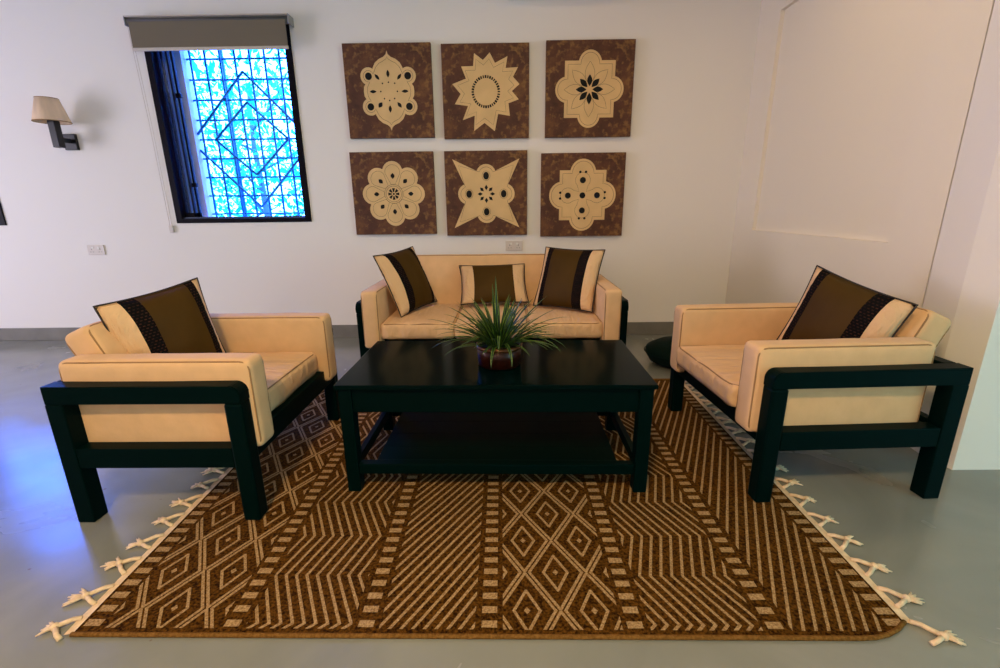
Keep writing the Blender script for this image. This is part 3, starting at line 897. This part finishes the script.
# (centre, across, normal pointing back) measured against the photograph
pillow((-.700,3.343,.690), (.4235,.9038,.0609), (-.8204,.4112,-.3972), .455, .455, B5, 'brown and cream pillow leaning in the left corner of the sofa', seed=1)
pillow((.470,3.350,.690), (.8627,-.5055,-.0111), (.4509,.7791,-.4356), .46, .46, B5, 'brown and cream pillow leaning at the right end of the sofa', flip=True, seed=2)
pillow((-.076,3.500,.632), (.9943,.1065,.0031), (-.082,.7832,-.6164), .51, .335, B3, 'smaller oblong brown and cream pillow behind the plant, middle of the sofa', dark=False, thick=.13, seed=3)
pillow((-1.530,2.030,.640), (.389,.9133,.1211), (-.9066,.4028,-.126), .44, .44, B5, 'brown and cream pillow standing on the left armchair', seed=4, thick=.17)
pillow((1.555,2.100,.638), (.4037,-.8763,-.2628), (.8849,.447,-.1311), .44, .44, B5, 'brown and cream pillow standing on the right armchair', flip=True, seed=5, thick=.17)

# ------------------------------------------------------------------ dark floor cushion behind the right chair
bp = thing('floor_cushion', 'low dark floor cushion on the bare floor between sofa and right armchair', 'cushion', T(1.33, 3.42, 0))
bm = B(); n = 40
lathe(bm, [(.0,.002),(.13,.002),(.20,.04),(.235,.10),(.225,.145),(.15,.185),(0,.20)], n)
for v in bm.verts:
    d = noise.noise(Vector((v.co.x*5, v.co.y*5, v.co.z*5+3))); v.co.x *= 1+.10*d; v.co.y *= 1+.08*d
    if v.co.z > .01: v.co.z *= 1+.22*noise.noise(Vector((v.co.x*4+2, v.co.y*4, 1)))
obj('cushion_cover', bm, M_bean, bp, True)
bm = B(); tube(bm, [(.236*math.cos(2*PI*k/40), .236*math.sin(2*PI*k/40), .105) for k in range(40)], .004, 6, closed=True); obj('seam', bm, M_bean, bp, True)

# ------------------------------------------------------------------ lights
w = bpy.data.worlds.new('sky'); SC.world = w; w.use_nodes = True
nt = w.node_tree; bg = nt.nodes['Background']
bg.inputs['Color'].default_value = (.048,.18,1.0,1); bg.inputs['Strength'].default_value = 34

def area(name, loc, rot, sx, sy, col, power, spread=180):
    l = bpy.data.lights.new(name, 'AREA'); l.shape = 'RECTANGLE'; l.size = sx; l.size_y = sy; l.color = col; l.energy = power; l.spread = math.radians(spread)
    o = bpy.data.objects.new(name, l); COL.objects.link(o); o.location = loc; o.rotation_euler = rot; return o
def portal(W):
    l = bpy.data.lights.new('window_portal', 'AREA'); l.shape = 'RECTANGLE'; l.size = W[1]-W[0]-.02; l.size_y = W[3]-W[2]-.02
    l.cycles.is_portal = True
    o = bpy.data.objects.new('window_portal', l); COL.objects.link(o)
    o.location = ((W[0]+W[1])/2, WY+WT+.03, (W[2]+W[3])/2); o.rotation_euler = (-PI/2, 0, 0)
portal(WIN1); portal(WIN2)
# recessed warm ceiling lamps; the last one is added fill over the sofa
WARM = (1.0,.67,.29)
for (x, y, p) in ((-.6,-.7,128),(1.5,2.6,5),(.1,2.5,9)):
    area('ceiling_lamp', (x, y, ZC-.03), (0,0,0), .35, .35, WARM, p)
# warm fill light added behind the camera, no lamp stands there
for (x, y, z, p) in ((-1.0,-1.3,1.35,40),):
    l = bpy.data.lights.new('front_fill', 'POINT'); l.shadow_soft_size = .22; l.color = (1,.70,.38); l.energy = p
    o = bpy.data.objects.new('front_fill', l); COL.objects.link(o); o.location = (x, y, z)
# fill lights in daylight colours, added in the two closed wall recesses
area('recess_fill', (4.4, (DO[0]+DO[1])/2, 1.2), (0,PI/2,0), 2.2, DO[1]-DO[0], (.26,.95,1.0), 66)
area('recess_fill', (XL-.1, 1.4, 1.2), (0,-PI/2,0), 2.2, 2.2, (.92,.85,1.0), 165)

# ------------------------------------------------------------------ camera
f_px, pitch, yaw, roll, CH = 462.6, .26935, .008943, -.011894, 1.2
cam = bpy.data.cameras.new('camera'); cam.sensor_width = 36; cam.sensor_fit = 'HORIZONTAL'; cam.lens = f_px/1000*36; cam.clip_start = .05
co = bpy.data.objects.new('camera', cam); COL.objects.link(co)
cp, sp = math.cos(pitch), math.sin(pitch)
F = Vector((0,cp,-sp)); U = Vector((0,sp,cp)); R = Vector((1,0,0))
R2 = R*math.cos(roll)+U*math.sin(roll); U2 = -R*math.sin(roll)+U*math.cos(roll)
Zm = Matrix.Rotation(yaw, 3, 'Z'); R2, U2, F2 = Zm@R2, Zm@U2, Zm@F
co.matrix_world = Matrix(((R2.x,U2.x,-F2.x,0),(R2.y,U2.y,-F2.y,0),(R2.z,U2.z,-F2.z,CH),(0,0,0,1)))
SC.camera = co

vs = SC.view_settings
vs.view_transform = 'Standard'; vs.look = 'None'; vs.gamma = 1; vs.use_curve_mapping = False; vs.exposure = 0
SC.display_settings.display_device = 'sRGB'
